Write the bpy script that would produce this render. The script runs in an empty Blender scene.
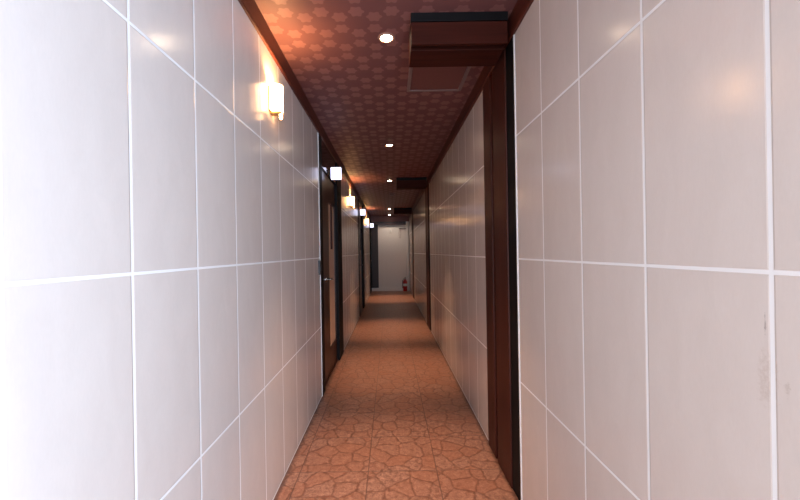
import bpy, bmesh, math
from mathutils import Vector, Matrix

scene = bpy.context.scene
COL = scene.collection
PI = math.pi

# ------------------------------------------------------------------ dimensions (metres); X right, Y down the corridor, Z up
XL, XR = -0.617, 0.630          # faces of the two tiled walls
EYE = 1.26                      # camera height
CEIL = 2.425
Y0, YE = -0.75, 12.0            # entrance end (behind the camera) and far end
PITCH = 4.0                     # rooms repeat every 4 m
TW, TH = 0.3015, 0.604          # wall tile pitch

# ------------------------------------------------------------------ node helpers
def rgb(h):
    """sRGB 0-255 triple to linear rgba"""
    o = []
    for c in h:
        c /= 255.0
        o.append(c / 12.92 if c <= 0.04045 else ((c + 0.055) / 1.055) ** 2.4)
    return (*o, 1.0)

class N:
    def __init__(self, name):
        self.m = bpy.data.materials.new(name)
        self.m.use_nodes = True
        self.t = self.m.node_tree
        self.b = self.t.nodes['Principled BSDF']
    def node(self, typ, **kw):
        n = self.t.nodes.new(typ)
        for k, v in kw.items():
            setattr(n, k, v)
        return n
    def put(self, sock, v):
        if isinstance(v, (int, float, tuple)):
            sock.default_value = v
        else:
            self.t.links.new(v, sock)
    def op(self, o, a, b=0.0, c=0.0):
        n = self.node('ShaderNodeMath', operation=o)
        for i, v in enumerate((a, b, c)):
            self.put(n.inputs[i], v)
        return n.outputs[0]
    def add(self, a, b): return self.op('ADD', a, b)
    def sub(self, a, b): return self.op('SUBTRACT', a, b)
    def mul(self, a, b): return self.op('MULTIPLY', a, b)
    def absv(self, a): return self.op('ABSOLUTE', a)
    def pos(self):
        tc = self.node('ShaderNodeTexCoord')
        s = self.node('ShaderNodeSeparateXYZ')
        self.t.links.new(tc.outputs['Object'], s.inputs[0])
        return tc.outputs['Object'], s.outputs[0], s.outputs[1], s.outputs[2]
    def wrap(self, v, off, per):
        """distance (signed) to the nearest point of the lattice off + k*per"""
        x = self.op('FLOORED_MODULO', self.add(v, -off + per / 2), per)
        return self.sub(x, per / 2)
    def step(self, v, edge, soft):
        """1 where v < edge, 0 beyond, soft ramp"""
        n = self.node('ShaderNodeMapRange', interpolation_type='SMOOTHSTEP')
        self.put(n.inputs[0], v)
        n.inputs[1].default_value = edge - soft
        n.inputs[2].default_value = edge + soft
        n.inputs[3].default_value = 1.0
        n.inputs[4].default_value = 0.0
        return n.outputs[0]
    def mix(self, f, a, b):
        n = self.node('ShaderNodeMix', data_type='RGBA')
        self.put(n.inputs['Factor'], f)
        self.put(n.inputs[6], a)
        self.put(n.inputs[7], b)
        return n.outputs[2]
    def noise(self, vec, scale, detail=3.0, rough=0.55, dist=0.0):
        n = self.node('ShaderNodeTexNoise')
        if vec is not None:
            self.t.links.new(vec, n.inputs['Vector'])
        n.inputs['Scale'].default_value = scale
        n.inputs['Detail'].default_value = detail
        n.inputs['Roughness'].default_value = rough
        n.inputs['Distortion'].default_value = dist
        return n.outputs['Fac']
    def remap(self, v, a, b, c, d):
        n = self.node('ShaderNodeMapRange')
        self.put(n.inputs[0], v)
        for i, x in enumerate((a, b, c, d)):
            n.inputs[i + 1].default_value = x
        return n.outputs[0]
    def vec(self, x, y, z):
        n = self.node('ShaderNodeCombineXYZ')
        for i, v in enumerate((x, y, z)):
            self.put(n.inputs[i], v)
        return n.outputs[0]
    def bump(self, h, strength, dist):
        n = self.node('ShaderNodeBump')
        n.inputs['Strength'].default_value = strength
        n.inputs['Distance'].default_value = dist
        self.t.links.new(h, n.inputs['Height'])
        self.t.links.new(n.outputs[0], self.b.inputs['Normal'])
    def set(self, color=None, rough=None, metal=None, **kw):
        if color is not None: self.put(self.b.inputs['Base Color'], color)
        if rough is not None: self.put(self.b.inputs['Roughness'], rough)
        if metal is not None: self.put(self.b.inputs['Metallic'], metal)
        for k, v in kw.items():
            self.put(self.b.inputs[k.replace('_', ' ')], v)
        return self.m

# ------------------------------------------------------------------ materials
def tile_material(name, yoff, zoff, stains=None, axis='Y'):
    n = N(name)
    p, x, y, z = n.pos()
    u = y if axis == 'Y' else x
    d = n.op('MINIMUM', n.absv(n.wrap(u, yoff, TW)), n.absv(n.wrap(z, zoff, TH)))
    wob = n.mul(n.sub(n.noise(p, 9, 2), 0.5), 0.0012)
    grout = n.step(n.add(d, wob), 0.0038, 0.0008)
    # each tile a hair different
    iu = n.op('FLOOR', n.mul(n.add(u, -yoff), 1 / TW))
    iz = n.op('FLOOR', n.mul(n.add(z, -zoff), 1 / TH))
    wn = n.node('ShaderNodeTexWhiteNoise', noise_dimensions='2D')
    n.t.links.new(n.vec(iu, iz, 0.0), wn.inputs['Vector'])
    # faint woven marble figure, stretched along the tile height
    q = n.vec(n.mul(u, 9.0), x if axis == 'Y' else y, n.mul(z, 3.2))
    f = n.noise(q, 1.6, 5, 0.6, 0.7)
    fine = n.noise(n.vec(n.mul(u, 240.0), 0.0, n.mul(z, 60.0)), 1.0, 2, 0.6)
    v = n.add(n.mul(n.sub(f, 0.5), 0.5), n.mul(n.sub(fine, 0.5), 0.25))
    v = n.add(n.add(v, 0.5), n.mul(n.sub(wn.outputs['Value'], 0.5), 0.16))
    c = n.mix(v, rgb((200, 187, 178)), rgb((222, 211, 203)))
    if stains:
        for (sy, sz, ry, rz, col, amt) in stains:
            e = n.op('POWER', n.mul(n.add(y, -sy), 1 / ry), 2.0)
            e = n.add(e, n.op('POWER', n.mul(n.add(z, -sz), 1 / rz), 2.0))
            e = n.add(e, n.mul(n.sub(n.noise(p, 110, 5, 0.75), 0.5), 4.5))
            c = n.mix(n.mul(n.step(e, 0.3, 0.6), amt), c, rgb(col))
    c = n.mix(grout, c, rgb((236, 234, 232)))
    rough = n.add(n.mul(grout, 0.45), n.remap(f, 0.3, 0.7, 0.17, 0.24))
    n.bump(n.mul(n.step(d, 0.0052, 0.0016), -1.0), 0.5, 0.0015)
    return n.set(c, rough, Specular_IOR_Level=0.5)

M = {}
M['tile_left'] = tile_material('cream_wall_tile', 0.885, 1.218)
M['tile_right'] = tile_material('cream_wall_tile_scuffed', 0.612, 1.216, stains=[
    (0.622, 1.035, 0.022, 0.055, (170, 146, 128), 0.30),
    (0.6235, 1.130, 0.0022, 0.022, (120, 108, 98), 0.55),
    (0.590, 1.030, 0.006, 0.015, (160, 142, 126), 0.35)])
M['tile_end'] = tile_material('pale_end_tile', -0.40, 1.218, axis='X')

def wallpaper():
    n = N('maroon_cloud_wallpaper')
    p, x, y, z = n.pos()
    def lattice(ox, oy):
        ax = n.wrap(x, ox, 0.171)
        ay = n.sub(n.absv(n.wrap(y, oy, 0.27)), 0.0475)
        r = n.op('SQRT', n.add(n.mul(ax, ax), n.mul(ay, ay)))
        th = n.op('ARCTAN2', ay, ax)
        R = n.add(n.mul(n.op('COSINE', n.mul(th, 6.0)), 0.0045), 0.0355)
        return n.step(n.sub(r, R), 0.0, 0.0022)
    m = n.op('MAXIMUM', lattice(-0.487, 2.012), lattice(-0.487 + 0.0855, 2.012 + 0.135))
    g = n.noise(p, 6, 3)
    base = n.mix(g, rgb((108, 68, 66)), rgb((118, 74, 71)))
    c = n.mix(m, base, rgb((136, 90, 85)))
    rough = n.sub(0.56, n.mul(m, 0.10))
    n.bump(n.add(m, n.mul(n.noise(p, 300, 2), 0.4)), 0.25, 0.001)
    return n.set(c, rough, Specular_IOR_Level=0.35)
M['ceiling'] = wallpaper()

def stone_floor():
    n = N('crazy_stone_floor_tile')
    p, x, y, z = n.pos()
    T = 0.393
    ox, oy = -0.145, 2.13
    ix = n.op('FLOOR', n.mul(n.add(x, -ox), 1 / T))
    iy = n.op('FLOOR', n.mul(n.add(y, -oy), 1 / T))
    wn = n.node('ShaderNodeTexWhiteNoise', noise_dimensions='2D')
    n.t.links.new(n.vec(ix, iy, 0.0), wn.inputs['Vector'])
    sep = n.node('ShaderNodeSeparateXYZ')
    n.t.links.new(wn.outputs['Color'], sep.inputs[0])
    wx = n.mul(n.sub(n.noise(p, 14, 2), 0.5), 0.035)
    wy = n.mul(n.sub(n.noise(n.vec(y, x, 3.0), 14, 2), 0.5), 0.035)
    q = n.vec(n.add(n.add(x, wx), n.mul(sep.outputs[0], 7.0)), n.add(n.add(y, wy), n.mul(sep.outputs[1], 7.0)), 0.0)
    vo = n.node('ShaderNodeTexVoronoi', voronoi_dimensions='2D', feature='DISTANCE_TO_EDGE')
    vo.inputs['Scale'].default_value = 8.4
    n.t.links.new(q, vo.inputs['Vector'])
    vc = n.node('ShaderNodeTexVoronoi', voronoi_dimensions='2D', feature='F1')
    vc.inputs['Scale'].default_value = 8.4
    n.t.links.new(q, vc.inputs['Vector'])
    cs = n.node('ShaderNodeSeparateXYZ')
    n.t.links.new(vc.outputs['Color'], cs.inputs[0])
    edge = n.step(n.add(vo.outputs['Distance'], n.mul(n.sub(n.noise(p, 34, 4, 0.7), 0.5), 0.20)), 0.04, 0.055)
    joint = n.step(n.op('MINIMUM', n.absv(n.wrap(x, ox, T)), n.absv(n.wrap(y, oy, T))), 0.0030, 0.0010)
    mott = n.noise(p, 38, 6, 0.72, 0.6)
    big = n.noise(p, 4, 3)
    c = n.mix(n.remap(mott, 0.30, 0.70, 0.0, 1.0), rgb((84, 54, 47)), rgb((202, 156, 132)))
    m2 = n.noise(p, 120, 4, 0.75, 1.2)
    c = n.mix(n.remap(m2, 0.52, 0.66, 0.0, 0.55), c, rgb((102, 58, 44)))
    ridge = n.absv(n.sub(n.noise(p, 26, 3, 0.6, 2.2), 0.5))
    c = n.mix(n.mul(n.step(ridge, 0.02, 0.022), 0.50), c, rgb((108, 62, 48)))
    c = n.mix(n.mul(cs.outputs[0], 0.45), c, rgb((150, 92, 66)))
    c = n.mix(n.mul(big, 0.35), c, rgb((176, 124, 96)))
    c = n.mix(n.mul(edge, 0.62), c, rgb((96, 56, 42)))
    c = n.mix(n.mul(joint, 0.80), c, rgb((104, 74, 62)))
    wall = n.op('MINIMUM', n.absv(n.add(x, -XL)), n.absv(n.add(x, -XR)))
    grime = n.step(n.add(wall, n.mul(n.sub(n.noise(p, 22, 4, 0.7), 0.5), 0.06)), 0.018, 0.016)
    c = n.mix(n.mul(grime, 0.65), c, rgb((70, 48, 42)))
    h = n.sub(n.add(n.mul(n.remap(vo.outputs['Distance'], 0.0, 0.12, 0.0, 1.0), 0.7), n.mul(mott, 0.5)), n.mul(joint, 0.6))
    n.bump(h, 0.55, 0.004)
    rough = n.remap(mott, 0.3, 0.7, 0.30, 0.46)
    return n.set(c, rough, Specular_IOR_Level=0.45)
M['floor'] = stone_floor()

def wood(name, a, b, rough=0.35, axis=2, spec=0.3):
    n = N(name)
    p, x, y, z = n.pos()
    s = [30.0, 30.0, 30.0]
    s[axis] = 1.6
    q = n.vec(n.mul(x, s[0]), n.mul(y, s[1]), n.mul(z, s[2]))
    g = n.noise(q, 1.0, 5, 0.6, 0.5)
    c = n.mix(n.remap(g, 0.3, 0.7, 0.0, 1.0), rgb(a), rgb(b))
    n.bump(g, 0.08, 0.001)
    return n.set(c, rough, Specular_IOR_Level=spec)
M['wood'] = wood('red_brown_wood', (52, 22, 15), (72, 31, 22), 0.45, 2, 0.2)
M['wood_trim'] = wood('red_brown_trim_wood', (70, 30, 20), (92, 40, 27), 0.45, 1)
M['wood_dark'] = wood('dark_stained_wood', (40, 22, 18), (56, 30, 24), 0.32)
M['wood_head'] = wood('red_brown_header_wood', (50, 20, 14), (68, 29, 21), 0.65, 0, 0.06)
M['black'] = wood('black_gloss_panel', (26, 21, 20), (34, 26, 25), 0.12, 2, 0.5)
M['black_matt'] = wood('black_satin_jamb', (15, 13, 14), (21, 18, 19), 0.6, 2, 0.12)
M['charcoal'] = wood('charcoal_panel', (52, 44, 44), (64, 54, 54), 0.45)

def plain(name, col, rough=0.5, metal=0.0, amp=0.06, scale=40):
    n = N(name)
    p, x, y, z = n.pos()
    g = n.noise(p, scale, 3)
    lo = tuple(max(0, v * (1 - amp)) for v in col)
    hi = tuple(min(255, v * (1 + amp)) for v in col)
    return n.set(n.mix(g, rgb(lo), rgb(hi)), rough, metal)
M['white_trim'] = plain('white_tile_edge_strip', (232, 230, 228), 0.4)
M['white_paint'] = plain('white_painted_trim', (226, 222, 216), 0.45)
M['end_wall'] = plain('pale_end_plaster', (224, 219, 213), 0.5)
M['brass'] = plain('brushed_brass', (196, 152, 92), 0.28, 1.0)
M['chrome'] = plain('satin_chrome', (196, 190, 184), 0.25, 1.0)
M['ring'] = plain('warm_white_ring', (150, 110, 92), 0.4)
M['red'] = plain('extinguisher_red', (168, 24, 22), 0.3)
M['black_plastic'] = plain('black_plastic', (24, 22, 24), 0.4)
M['white_plastic'] = plain('white_plastic', (226, 224, 218), 0.4)
M['hatch_frame'] = plain('grey_brown_hatch_frame', (128, 104, 100), 0.45)
M['hatch_panel'] = plain('maroon_hatch_panel', (112, 66, 62), 0.5)
M['frosted'] = plain('frosted_door_glass', (198, 164, 140), 0.4)
M['paving'] = plain('grey_paving', (150, 148, 146), 0.8)
M['core'] = plain('wall_core_plaster', (150, 140, 134), 0.8)

def glow(name, col, strength, base=(240, 236, 230)):
    n = N(name)
    p, x, y, z = n.pos()
    g = n.noise(p, 30, 2)
    n.put(n.b.inputs['Emission Color'], rgb(col))
    n.put(n.b.inputs['Emission Strength'], n.remap(g, 0.3, 0.7, strength * 0.95, strength * 1.05))
    return n.set(rgb(base), 0.35)
M['bulb'] = glow('warm_lamp_lens', (255, 226, 190), 80.0)
M['shade'] = glow('lit_opal_glass', (255, 190, 125), 16.0)
M['sign'] = glow('lit_sign_face', (222, 222, 255), 2.4)

# ------------------------------------------------------------------ mesh helpers
def box(bm, a, b, bev=0.0):
    x0, y0, z0 = (min(a[i], b[i]) for i in range(3))
    x1, y1, z1 = (max(a[i], b[i]) for i in range(3))
    v = [bm.verts.new(c) for c in ((x0,y0,z0),(x1,y0,z0),(x1,y1,z0),(x0,y1,z0),(x0,y0,z1),(x1,y0,z1),(x1,y1,z1),(x0,y1,z1))]
    fs = [bm.faces.new([v[i] for i in f]) for f in ((0,3,2,1),(4,5,6,7),(0,1,5,4),(1,2,6,5),(2,3,7,6),(3,0,4,7))]
    if bev > 0:
        es = list({e for f in fs for e in f.edges})
        bmesh.ops.bevel(bm, geom=es, offset=bev, segments=2, profile=0.5, affect='EDGES')
    return bm

def boxes(*lst, bev=0.0):
    bm = bmesh.new()
    for a, b in lst:
        box(bm, a, b, bev)
    return bm

def lathe(bm, prof, seg=32, mat=None, cap=True):
    """revolve (r, z) profile about Z"""
    mat = mat or Matrix.Identity(4)
    rings = []
    for r, z in prof:
        rings.append([bm.verts.new(mat @ Vector((r * math.cos(2*PI*k/seg), r * math.sin(2*PI*k/seg), z))) for k in range(seg)])
    for i in range(len(rings) - 1):
        for k in range(seg):
            bm.faces.new((rings[i][k], rings[i][(k+1) % seg], rings[i+1][(k+1) % seg], rings[i+1][k]))
    if cap:
        bm.faces.new(list(reversed(rings[0])))
        bm.faces.new(rings[-1])
    return bm

def sweep(bm, prof, path_axis, a, b):
    """extrude a closed 2-D profile along an axis; prof gives the other two coordinates"""
    def P(uv, t):
        return {'Y': (uv[0], t, uv[1]), 'X': (t, uv[0], uv[1]), 'Z': (uv[0], uv[1], t)}[path_axis]
    r0 = [bm.verts.new(P(q, a)) for q in prof]
    r1 = [bm.verts.new(P(q, b)) for q in prof]
    k = len(prof)
    for i in range(k):
        bm.faces.new((r0[i], r0[(i+1) % k], r1[(i+1) % k], r1[i]))
    bm.faces.new(list(reversed(r0)))
    bm.faces.new(r1)
    return bm

def tube(bm, pts, r, seg=12):
    rings = []
    pts = [Vector(p) for p in pts]
    for i, p in enumerate(pts):
        d = (pts[min(i+1, len(pts)-1)] - pts[max(i-1, 0)]).normalized()
        up = Vector((0, 0, 1)) if abs(d.z) < 0.9 else Vector((1, 0, 0))
        s = d.cross(up).normalized(); t = s.cross(d)
        rings.append([bm.verts.new(p + r * (math.cos(2*PI*k/seg) * s + math.sin(2*PI*k/seg) * t)) for k in range(seg)])
    for i in range(len(rings) - 1):
        for k in range(seg):
            bm.faces.new((rings[i][k], rings[i][(k+1) % seg], rings[i+1][(k+1) % seg], rings[i+1][k]))
    bm.faces.new(list(reversed(rings[0]))); bm.faces.new(rings[-1])
    return bm

def link(name, bm, mat, parent=None, smooth=False):
    bmesh.ops.recalc_face_normals(bm, faces=bm.faces)
    me = bpy.data.meshes.new(name)
    bm.to_mesh(me); bm.free()
    me.materials.append(mat)
    if smooth:
        for p in me.polygons: p.use_smooth = True
        try: me.set_sharp_from_angle(angle=math.radians(35))
        except Exception: pass
    o = bpy.data.objects.new(name, me)
    COL.objects.link(o)
    if parent is not None: o.parent = parent
    return o

def tag(o, label=None, cat=None, group=None, kind=None):
    if label: o['label'] = label
    if cat: o['category'] = cat
    if group: o['group'] = group
    if kind: o['kind'] = kind
    return o

def empty(name, loc):
    o = bpy.data.objects.new(name, None)
    o.empty_display_size = 0.1
    o.location = loc
    COL.objects.link(o)
    return o

def copy_tree(o, parent=None):
    c = o.copy()
    COL.objects.link(c)
    if parent is not None:
        c.parent = parent
    for ch in list(o.children):
        copy_tree(ch, c)
    return c

def struct(name, bm, mat, label, cat, smooth=False):
    return tag(link(name, bm, mat, None, smooth), label, cat, None, 'structure')

# ------------------------------------------------------------------ the setting
LD0, LD1 = 3.26, 4.70           # first left doorway, along Y
RD0, RD1 = 1.83, 2.405           # first right doorway
TH_W = 0.15
def runs(d0, d1):
    """stretches of wall between the doorways"""
    out, y = [], Y0
    for k in range(3):
        out.append((y, d0 + k * PITCH)); y = d1 + k * PITCH
    out.append((y, YE))
    return [(a, min(b, YE)) for a, b in out if b - a > 0.01]

struct('wall_left', boxes(*[((XL - TH_W, a, 0), (XL, min(b, YE), CEIL)) for a, b in runs(LD0, LD1) if a < YE]), M['tile_left'],
       'long left wall of glossy cream tiles with white grout', 'wall')
struct('wall_right', boxes(*[((XR, a, 0), (XR + TH_W, b, CEIL)) for a, b in runs(RD0, RD1)]), M['tile_right'],
       'long right wall of glossy cream tiles, scuffed near the entrance', 'wall')
struct('floor', boxes(((XL - TH_W, Y0, -0.12), (XR + TH_W, YE + 0.1, 0))), M['floor'],
       'brown stone-patterned tile floor running down the corridor', 'floor')
struct('ceiling', boxes(((XL - TH_W, Y0, CEIL), (XR + TH_W, YE + 0.1, CEIL + 0.12))), M['ceiling'],
       'maroon papered ceiling with pale cloud-flower pattern', 'ceiling')
struct('wall_end', boxes(((XL - TH_W, YE, 0), (XR + TH_W, YE + 0.1, CEIL))), M['end_wall'],
       'pale wall closing the far end of the corridor', 'wall')
struct('trim_entrance_pavement', boxes(((-4, -6, -0.14), (4, Y0, -0.02))), M['paving'],
       'grey paving outside the corridor entrance, behind the viewer', 'paving')

# cornice along both walls: a stepped moulding (profile in X, Z)
def cornice(s):
    xw = XL if s < 0 else XR
    pr = [(0, 0), (0, -0.105), (0.012, -0.105), (0.015, -0.102), (0.015, 0)]
    return [(xw - s * u, CEIL + v) for u, v in pr]
struct('trim_1', sweep(bmesh.new(), cornice(-1), 'Y', Y0, YE), M['wood_trim'],
       'red-brown wooden cornice along the top of the left wall', 'cornice')
struct('trim_2', sweep(bmesh.new(), cornice(1), 'Y', Y0, YE), M['wood_trim'],
       'red-brown wooden cornice along the top of the right wall', 'cornice')

# white metal strips that finish the tiling at the doorways
def edge_strip(name, x, y, z1, label):
    s = 1 if x > 0 else -1
    bm = boxes(((x + s * 0.02, y - 0.010, 0), (x - s * 0.004, y, z1)), bev=0.0015)
    return struct(name, bm, M['white_trim'], label, 'edge strip')
edge_strip('trim_3', XL, LD0, CEIL - 0.10, 'thin white strip edging the left tiles at the nearest left door')
edge_strip('trim_4', XR, RD0, CEIL - 0.10, 'thin white strip edging the right tiles at the nearest right doorway')

# end wall: dark lintel, maroon paper above it, skirting, white corner post, dark panel at the left
struct('trim_5', boxes(((XL, YE - 0.10, 2.135), (XR - 0.09, YE, 2.235)), bev=0.004), M['wood_dark'],
       'dark wooden lintel across the top of the far end wall', 'lintel')
struct('trim_6', boxes(((XL, YE - 0.03, 2.235), (XR, YE, CEIL)), bev=0.0), M['hatch_panel'],
       'plain maroon strip above the dark lintel at far end', 'wall strip')
struct('baseboard_end', boxes(((XL, YE - 0.025, 0), (XR, YE, 0.11)), bev=0.004), M['white_paint'],
       'white skirting at the foot of the far end wall', 'skirting')
struct('trim_7', boxes(((XR - 0.105, YE - 0.12, 0), (XR - 0.03, YE - 0.025, 2.235)), bev=0.006), M['white_paint'],
       'white upright post at the right corner of the far end', 'post')

# ------------------------------------------------------------------ left doors (full-height dark units with glazed leaf)
def left_door(name, dy, label, W=LD1 - LD0, far=0.36, g0=0.62):
    t = tag(empty(name, (XL, LD0 + dy, 0)), label, 'door', 'dark glazed doors on the left wall', 'structure')
    rec = -0.022
    def p(nm, m, *bs, bev=0.003):
        return link(nm, boxes(*bs, bev=bev), M[m], t)
    # jamb near, jamb far, transom panel up to the ceiling, threshold
    p('jamb', 'black_matt', ((-0.14, 0, 0), (0.006, 0.13, CEIL - 0.002)))
    p('jamb', 'black_matt', ((-0.14, W - far, 0), (0.010, W, CEIL - 0.002)))
    p('transom_panel', 'black', ((-0.12, 0.13, 2.06), (0.0, W - far, CEIL - 0.002)))
    p('threshold', 'wood_dark', ((-0.14, 0.13, 0), (-0.01, W - far, 0.015)), bev=0.002)
    # leaf built as stiles and rails round a tall glazed opening
    y0, y1 = 0.133, W - far - 0.003
    g1 = y1 - 0.010
    leaf = p('leaf', 'wood_dark', ((rec - 0.04, y0, 0.016), (rec, g0, 2.057)), ((rec - 0.04, g1, 0.016), (rec, y1, 2.057)),
             ((rec - 0.04, g0, 0.016), (rec, g1, 0.26)), ((rec - 0.04, g0, 1.79), (rec, g1, 2.057)), bev=0.002)
    def sp(nm, m, *bs, bev=0.0):
        return link(nm, boxes(*bs, bev=bev), M[m], leaf)
    sp('glass_pane', 'frosted', ((rec - 0.026, g0, 0.26), (rec - 0.014, g1, 1.79)))
    gm = (g0 + g1) / 2
    sp('muntin', 'wood', ((rec - 0.03, gm - 0.035, 1.30), (rec - 0.002, gm + 0.035, 1.79)), bev=0.002)
    # lever handle: rose, neck, lever
    bm = bmesh.new()
    R = Matrix.Translation((rec, 0.40, 1.00)) @ Matrix.Rotation(PI/2, 4, 'Y')
    lathe(bm, [(0.027, 0.0), (0.027, 0.006), (0.023, 0.010), (0.010, 0.011), (0.010, 0.05)], 24, R)
    tube(bm, [(rec + 0.046, 0.395, 1.0), (rec + 0.05, 0.42, 1.0), (rec + 0.05, 0.47, 1.0), (rec + 0.048, 0.53, 0.996)], 0.009)
    h = link('handle', bm, M['chrome'], leaf, True)
    h['label'] = 'chrome lever handle'
    return t

left_door('door_1', 0.0, 'nearest dark door on the left wall, tall pale glass pane and lever handle')
left_door('door_2', PITCH, 'second dark door along the left wall, between the middle and farthest wall lamps')
left_door('door_3', 2 * PITCH, 'last dark door on the left wall, beside the far end wall', YE - LD0 - 2 * PITCH - 0.001, 0.08, 0.42)

# ------------------------------------------------------------------ right doorways: brown boxed frames with a header that reaches over the corridor
def right_door(name, dy, label):
    t = tag(empty(name, (XR, RD0 + dy, 0)), label, 'door', 'brown framed doorways on the right wall', 'structure')
    W = RD1 - RD0
    def p(nm, m, *bs, bev=0.003):
        return link(nm, boxes(*bs, bev=bev), M[m], t)
    top = CEIL - 0.101
    p('jamb', 'black_matt', ((-0.004, 0.0, 0), (0.14, 0.12, CEIL - 0.002)))
    p('casing', 'wood', ((-0.012, 0.12, 0), (0.14, 0.36, top)), bev=0.006)
    p('casing', 'wood', ((-0.012, 0.405, 0), (0.14, W, top)), bev=0.006)
    p('groove_strip', 'wood_dark', ((0.030, 0.36, 0), (0.14, 0.405, top)), bev=0.0)
    p('frieze', 'wood_dark', ((0.0, 0.12, top), (0.14, W, CEIL - 0.002)), bev=0.0)
    # header box under the ceiling: from the wall to near the middle of the corridor
    x0 = 0.122 - XR
    y0, y1 = -0.02, 0.21
    zt = CEIL - 0.001
    hd = p('header', 'wood_head', ((x0, y0, zt - 0.150), (-0.036, y0 + 0.022, zt - 0.042)), ((x0, y0 + 0.060, zt - 0.150), (-0.036, y1, zt - 0.01)), bev=0.003)
    link('groove_strip', boxes(((x0 + 0.004, y0 + 0.022, zt - 0.128), (-0.036, y0 + 0.060, zt - 0.01))), M['wood_dark'], hd)
    b = link('cap_strip', boxes(((x0 - 0.002, y0 - 0.008, zt - 0.042), (-0.036, y0 + 0.022, zt)), bev=0.002), M['black_matt'], hd)
    b['label'] = 'black strip along the top of the header'
    return t
right_door('door_4', 0.0, 'nearest brown framed doorway on the right wall, header jutting under the ceiling')
right_door('door_5', PITCH, 'middle brown framed doorway along the right wall')
right_door('door_6', 2 * PITCH, 'farthest brown framed doorway on the right wall, near the far end')

# dark panel standing in the left corner of the far end
t = tag(empty('door_7', (-0.47, YE, 0)), 'narrow charcoal door panel at the left end of the far end wall', 'door', None, 'structure')
link('leaf', boxes(((-0.115, -0.06, 0.112), (0.09, -0.026, 2.13)), bev=0.003), M['charcoal'], t)
link('stile', boxes(((-0.145, -0.075, 0.112), (-0.115, -0.02, 2.13)), bev=0.002), M['black'], t)

# ------------------------------------------------------------------ wall lamps on the left
def lamp_data(name, kind, energy, col, **kw):
    d = bpy.data.lights.new(name, kind)
    d.energy = energy; d.color = col
    for k, v in kw.items(): setattr(d, k, v)
    return d
sconce_light = lamp_data('sconce_bulb', 'POINT', 18.0, (1.0, 0.60, 0.24), shadow_soft_size=0.02)

def make_sconce(loc):
    t = empty('wall_sconce', loc)
    # back plate
    link('back_plate', boxes(((0.0, -0.036, -0.070), (0.010, 0.036, 0.060)), bev=0.003), M['brass'], t)
    # half-round opal glass shade, open at the top, built as a curved wall with thickness
    bm = bmesh.new()
    seg = 20
    ro, ri = 0.046, 0.041
    def ring(r, z, e=1.25):
        return [bm.verts.new((0.010 + e * r * math.sin(PI * k / seg), -r * math.cos(PI * k / seg), z)) for k in range(seg + 1)]
    o0, o1, i1, i0 = ring(ro * 0.96, -0.068), ring(ro, 0.068), ring(ri, 0.068), ring(ri * 0.96, -0.063)
    for A, B in ((o0, o1), (o1, i1), (i1, i0)):
        for k in range(seg):
            bm.faces.new((A[k], A[k+1], B[k+1], B[k]))
    c0 = bm.verts.new((0.010, 0, -0.068)); c1 = bm.verts.new((0.010, 0, -0.063))
    for k in range(seg):
        bm.faces.new((o0[k+1], o0[k], c0)); bm.faces.new((i0[k], i0[k+1], c1))
    for s in (0, seg):
        bm.faces.new((o0[s], o1[s], i1[s], i0[s]))
    link('lamp_shade', bm, M['shade'], t, True)
    # brass gallery under the glass and a small finial
    bm = bmesh.new()
    box(bm, (0.0, -0.020, -0.082), (0.060, 0.020, -0.069), 0.003)
    link('bracket', bm, M['brass'], t)
    bm = bmesh.new()
    lathe(bm, [(0.003, -0.108), (0.008, -0.103), (0.010, -0.096), (0.006, -0.090), (0.010, -0.084), (0.010, -0.080)], 20, Matrix.Translation((0.054, 0, 0)))
    link('finial', bm, M['shade'], t, True)
    l = bpy.data.objects.new('bulb_light', sconce_light)
    l.location = (0.032, 0, 0.034); COL.objects.link(l); l.parent = t
    return t
sc0 = make_sconce((XL, 1.95, 2.075))
labels = ['lit half-round wall lamp nearest the entrance, on the left wall before the first dark door',
          'lit wall lamp on the left wall just past the first dark door',
          'lit wall lamp on the left wall just past the second dark door']
for k in range(3):
    o = sc0 if k == 0 else copy_tree(sc0)
    o.location = (XL, 1.95 + k * 3.92, 2.075)
    tag(o, labels[k], 'wall lamp', 'lit wall lamps on the left wall')

# ------------------------------------------------------------------ lit signs projecting over the left doors
sign_light = lamp_data('sign_glow', 'POINT', 0.25, (0.80, 0.82, 1.0), shadow_soft_size=0.05)
def make_sign(loc):
    t = empty('projecting_sign', loc)
    link('bracket', boxes(((-0.006, -0.012, -0.035), (0.016, 0.012, 0.035)), bev=0.002), M['black_plastic'], t)
    b = link('light_box', boxes(((0.014, -0.022, -0.060), (0.118, 0.022, 0.060)), bev=0.004), M['sign'], t)
    return t
sg0 = make_sign((XL, 3.80, 2.075))
labels = ['lit white sign box sticking out above the nearest dark door on the left',
          'lit white sign box sticking out above the second dark door on the left',
          'lit white sign box sticking out above the last dark door, by the far end']
for k in range(3):
    o = sg0 if k == 0 else copy_tree(sg0)
    o.location = (XL + 0.011, 3.80 + k * 3.72, 2.075)
    tag(o, labels[k], 'sign', 'lit sign boxes above the left doors')

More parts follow.
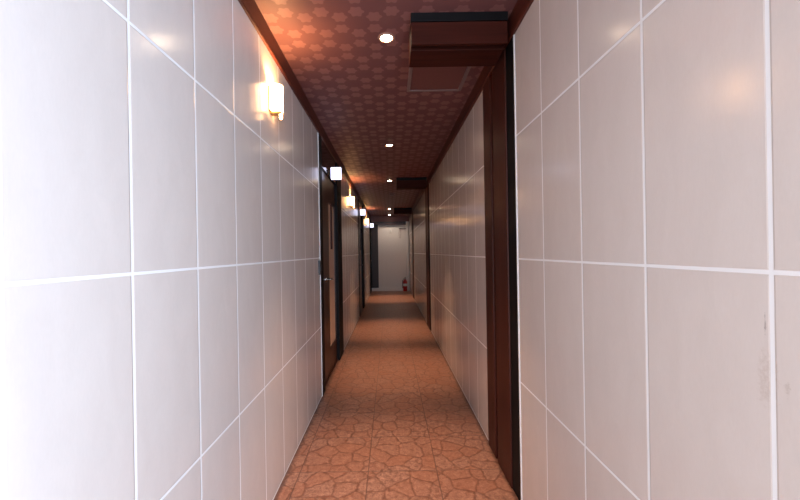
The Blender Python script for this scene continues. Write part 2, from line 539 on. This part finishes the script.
# ------------------------------------------------------------------ recessed downlights
down_light = lamp_data('downlight_lamp', 'SPOT', 200.0, (1.0, 0.63, 0.40), spot_size=math.radians(54), spot_blend=1.0, shadow_soft_size=0.028)
end_light = lamp_data('end_lamp', 'SPOT', 17.0, (1.0, 0.84, 0.70), spot_size=math.radians(150), spot_blend=0.8, shadow_soft_size=0.028)
def make_downlight(loc):
    t = empty('ceiling_downlight', loc)
    bm = bmesh.new()
    lathe(bm, [(0.033, -0.001), (0.034, -0.006), (0.044, -0.006), (0.047, -0.002), (0.047, 0.0)], 36, cap=False)
    link('trim_ring', bm, M['ring'], t, True)
    bm = bmesh.new()
    lathe(bm, [(0.004, -0.010), (0.020, -0.008), (0.030, -0.004), (0.033, 0.0)], 36)
    link('lens', bm, M['bulb'], t, True)
    l = bpy.data.objects.new('lamp_light', down_light)
    l.location = (0, 0, -0.02); COL.objects.link(l); l.parent = t
    return t
dl0 = make_downlight((0, 0, CEIL))
spots = [(0.0, 2.01, 'largest lit ceiling downlight, nearest the viewer beside the flower-patterned ceiling'),
         (0.012, 4.03, 'second lit ceiling downlight, level with the nearest left door'),
         (0.015, 6.03, 'third lit ceiling downlight, beside the middle right header'),
         (0.0, 10.0, 'fourth lit ceiling downlight, level with the farthest right header'),
         (0.0, 11.55, 'last lit ceiling downlight, just before the far end lintel')]
for k, (x, y, lb) in enumerate(spots):
    o = dl0 if k == 0 else copy_tree(dl0)
    o.location = (x, y, CEIL)
    tag(o, lb, 'downlight', 'lit downlights along the ceiling')
    if k == 4:                  # the lamp at the far end is whiter and spreads wider
        for c in o.children:
            if c.type == 'LIGHT': c.data = end_light

# ------------------------------------------------------------------ ceiling hatch behind the nearest header
t = tag(empty('ceiling_hatch', (0.335, 2.42, CEIL)), 'square grey-framed access hatch in the ceiling behind the nearest right header', 'hatch')
hw, hl = 0.195, 0.255
bm = boxes(((-hw, -hl, -0.012), (-hw + 0.022, hl, 0)), ((hw - 0.022, -hl, -0.012), (hw, hl, 0)),
           ((-hw + 0.022, -hl, -0.012), (hw - 0.022, -hl + 0.022, 0)), ((-hw + 0.022, hl - 0.022, -0.012), (hw - 0.022, hl, 0)), bev=0.002)
link('frame', bm, M['hatch_frame'], t)
link('panel', boxes(((-hw + 0.024, -hl + 0.024, -0.008), (hw - 0.024, hl - 0.024, 0)), bev=0.002), M['hatch_panel'], t)

# ------------------------------------------------------------------ small things
bm = bmesh.new()
lathe(bm, [(0.010, -0.035), (0.036, -0.032), (0.046, -0.020), (0.050, -0.008), (0.050, 0.0)], 28)
o = link('smoke_detector', bm, M['hatch_frame'], None, True)
o.location = (0.06, 7.4, CEIL)
tag(o, 'small round smoke detector on the ceiling midway along, between downlights', 'smoke detector')

t = tag(empty('wall_switch', (XL, 3.205, 1.135)), 'slim black wall switch on the left tiles beside nearest dark door', 'switch')
link('plate', boxes(((0, -0.028, -0.062), (0.014, 0.028, 0.062)), bev=0.003), M['black_plastic'], t)
link('rocker', boxes(((0.014, -0.014, -0.026), (0.019, 0.014, 0.026)), bev=0.002), M['black_plastic'], t)

# fire extinguisher against the white post
t = tag(empty('fire_extinguisher', (0.475, YE - 0.105, 0.112)), 'small red fire extinguisher at the right foot of far end wall', 'fire extinguisher')
t.location = (0.470, YE - 0.125, 0.0)
bm = bmesh.new()
lathe(bm, [(0.060, 0.0), (0.066, 0.012), (0.066, 0.30), (0.058, 0.335), (0.030, 0.36), (0.022, 0.375)], 28)
cyl = link('cylinder', bm, M['red'], t, True)
bm = bmesh.new()
lathe(bm, [(0.0672, 0.16), (0.0672, 0.24)], 28, cap=False)
link('label_band', bm, M['white_plastic'], cyl, True)
bm = bmesh.new()
lathe(bm, [(0.020, 0.375), (0.024, 0.385), (0.024, 0.40), (0.014, 0.405), (0.014, 0.42)], 20)
link('valve', bm, M['chrome'], t, True)
bm = boxes(((-0.014, -0.10, 0.418), (0.014, 0.02, 0.428)), ((-0.014, -0.085, 0.440), (0.014, 0.02, 0.450)), ((-0.014, 0.004, 0.418), (0.014, 0.02, 0.450)), bev=0.003)
link('handle', bm, M['black_plastic'], t)
bm = bmesh.new()
tube(bm, [(0.02, -0.01, 0.39), (-0.05, -0.03, 0.39), (-0.082, -0.03, 0.34), (-0.082, -0.03, 0.16), (-0.080, -0.03, 0.10)], 0.011)
link('hose', bm, M['black_plastic'], t, True)

# pale little box and a dark rail high on the end wall
t = tag(empty('wall_box', (0.03, YE, 1.95)), 'small white box high on the far end wall, left of the dark rail', 'wall box')
link('body', boxes(((-0.035, -0.035, -0.055), (0.035, 0, 0.055)), bev=0.006), M['white_plastic'], t)
link('cover', boxes(((-0.026, -0.041, -0.040), (0.026, -0.035, 0.040)), bev=0.002), M['white_plastic'], t)

t = tag(empty('hook_rail', (0.43, YE, 2.01)), 'dark horizontal rail with a thin hanging wire loop, upper right of far end wall', 'rail')
link('bar', boxes(((-0.13, -0.045, -0.013), (0.10, -0.025, 0.013)), bev=0.003), M['black_plastic'], t)
link('mount', boxes(((-0.10, -0.026, -0.010), (-0.08, 0, 0.010))), M['black_plastic'], t)
link('mount', boxes(((0.06, -0.026, -0.010), (0.08, 0, 0.010))), M['black_plastic'], t)
bm = bmesh.new()
tube(bm, [(-0.10 + 0.03 * math.sin(a), -0.035, -0.16 + 0.15 * math.cos(a)) for a in [2 * PI * k / 24 for k in range(25)]], 0.004, 8)
link('wire_loop', bm, M['hatch_frame'], t, True)

# ------------------------------------------------------------------ light: sky through the open entrance behind the camera
w = bpy.data.worlds.new('sky_world'); scene.world = w
w.use_nodes = True
bg = w.node_tree.nodes['Background']
bg.inputs[0].default_value = (0.97, 0.94, 0.93, 1)
bg.inputs[1].default_value = 2.7

d = lamp_data('entrance_daylight', 'AREA', 505.0, (0.56, 0.75, 1.0), shape='RECTANGLE', size=2.0, size_y=2.0)
o = bpy.data.objects.new('entrance_daylight', d); COL.objects.link(o)
o.location = (1.27, -2.0, 1.25)
o.rotation_euler = (Vector((-0.62, 0.7, 1.1)) - o.location).to_track_quat('-Z', 'Y').to_euler()

# ------------------------------------------------------------------ camera
cam = bpy.data.cameras.new('camera')
cam.sensor_width = 36.0
cam.lens = 370.0 / 800.0 * 36.0
cam.clip_start = 0.02
co = bpy.data.objects.new('camera', cam); COL.objects.link(co)
cam.shift_x = 10.0 / 800.0
cam.shift_y = 2.0 / 800.0
R = Matrix.Rotation(PI / 2, 4, 'X') @ Matrix.Rotation(math.radians(-0.95), 4, 'Z')
co.matrix_world = Matrix.Translation((0, 0, EYE)) @ R
scene.camera = co

# ------------------------------------------------------------------ colour management
vs = scene.view_settings
vs.view_transform = 'Standard'
vs.look = 'None'
vs.gamma = 1.0
vs.exposure = 0.0
vs.use_curve_mapping = False
scene.cycles.max_bounces = 10
scene.cycles.diffuse_bounces = 6
scene.cycles.sample_clamp_indirect = 4.0
scene.cycles.use_denoising = True
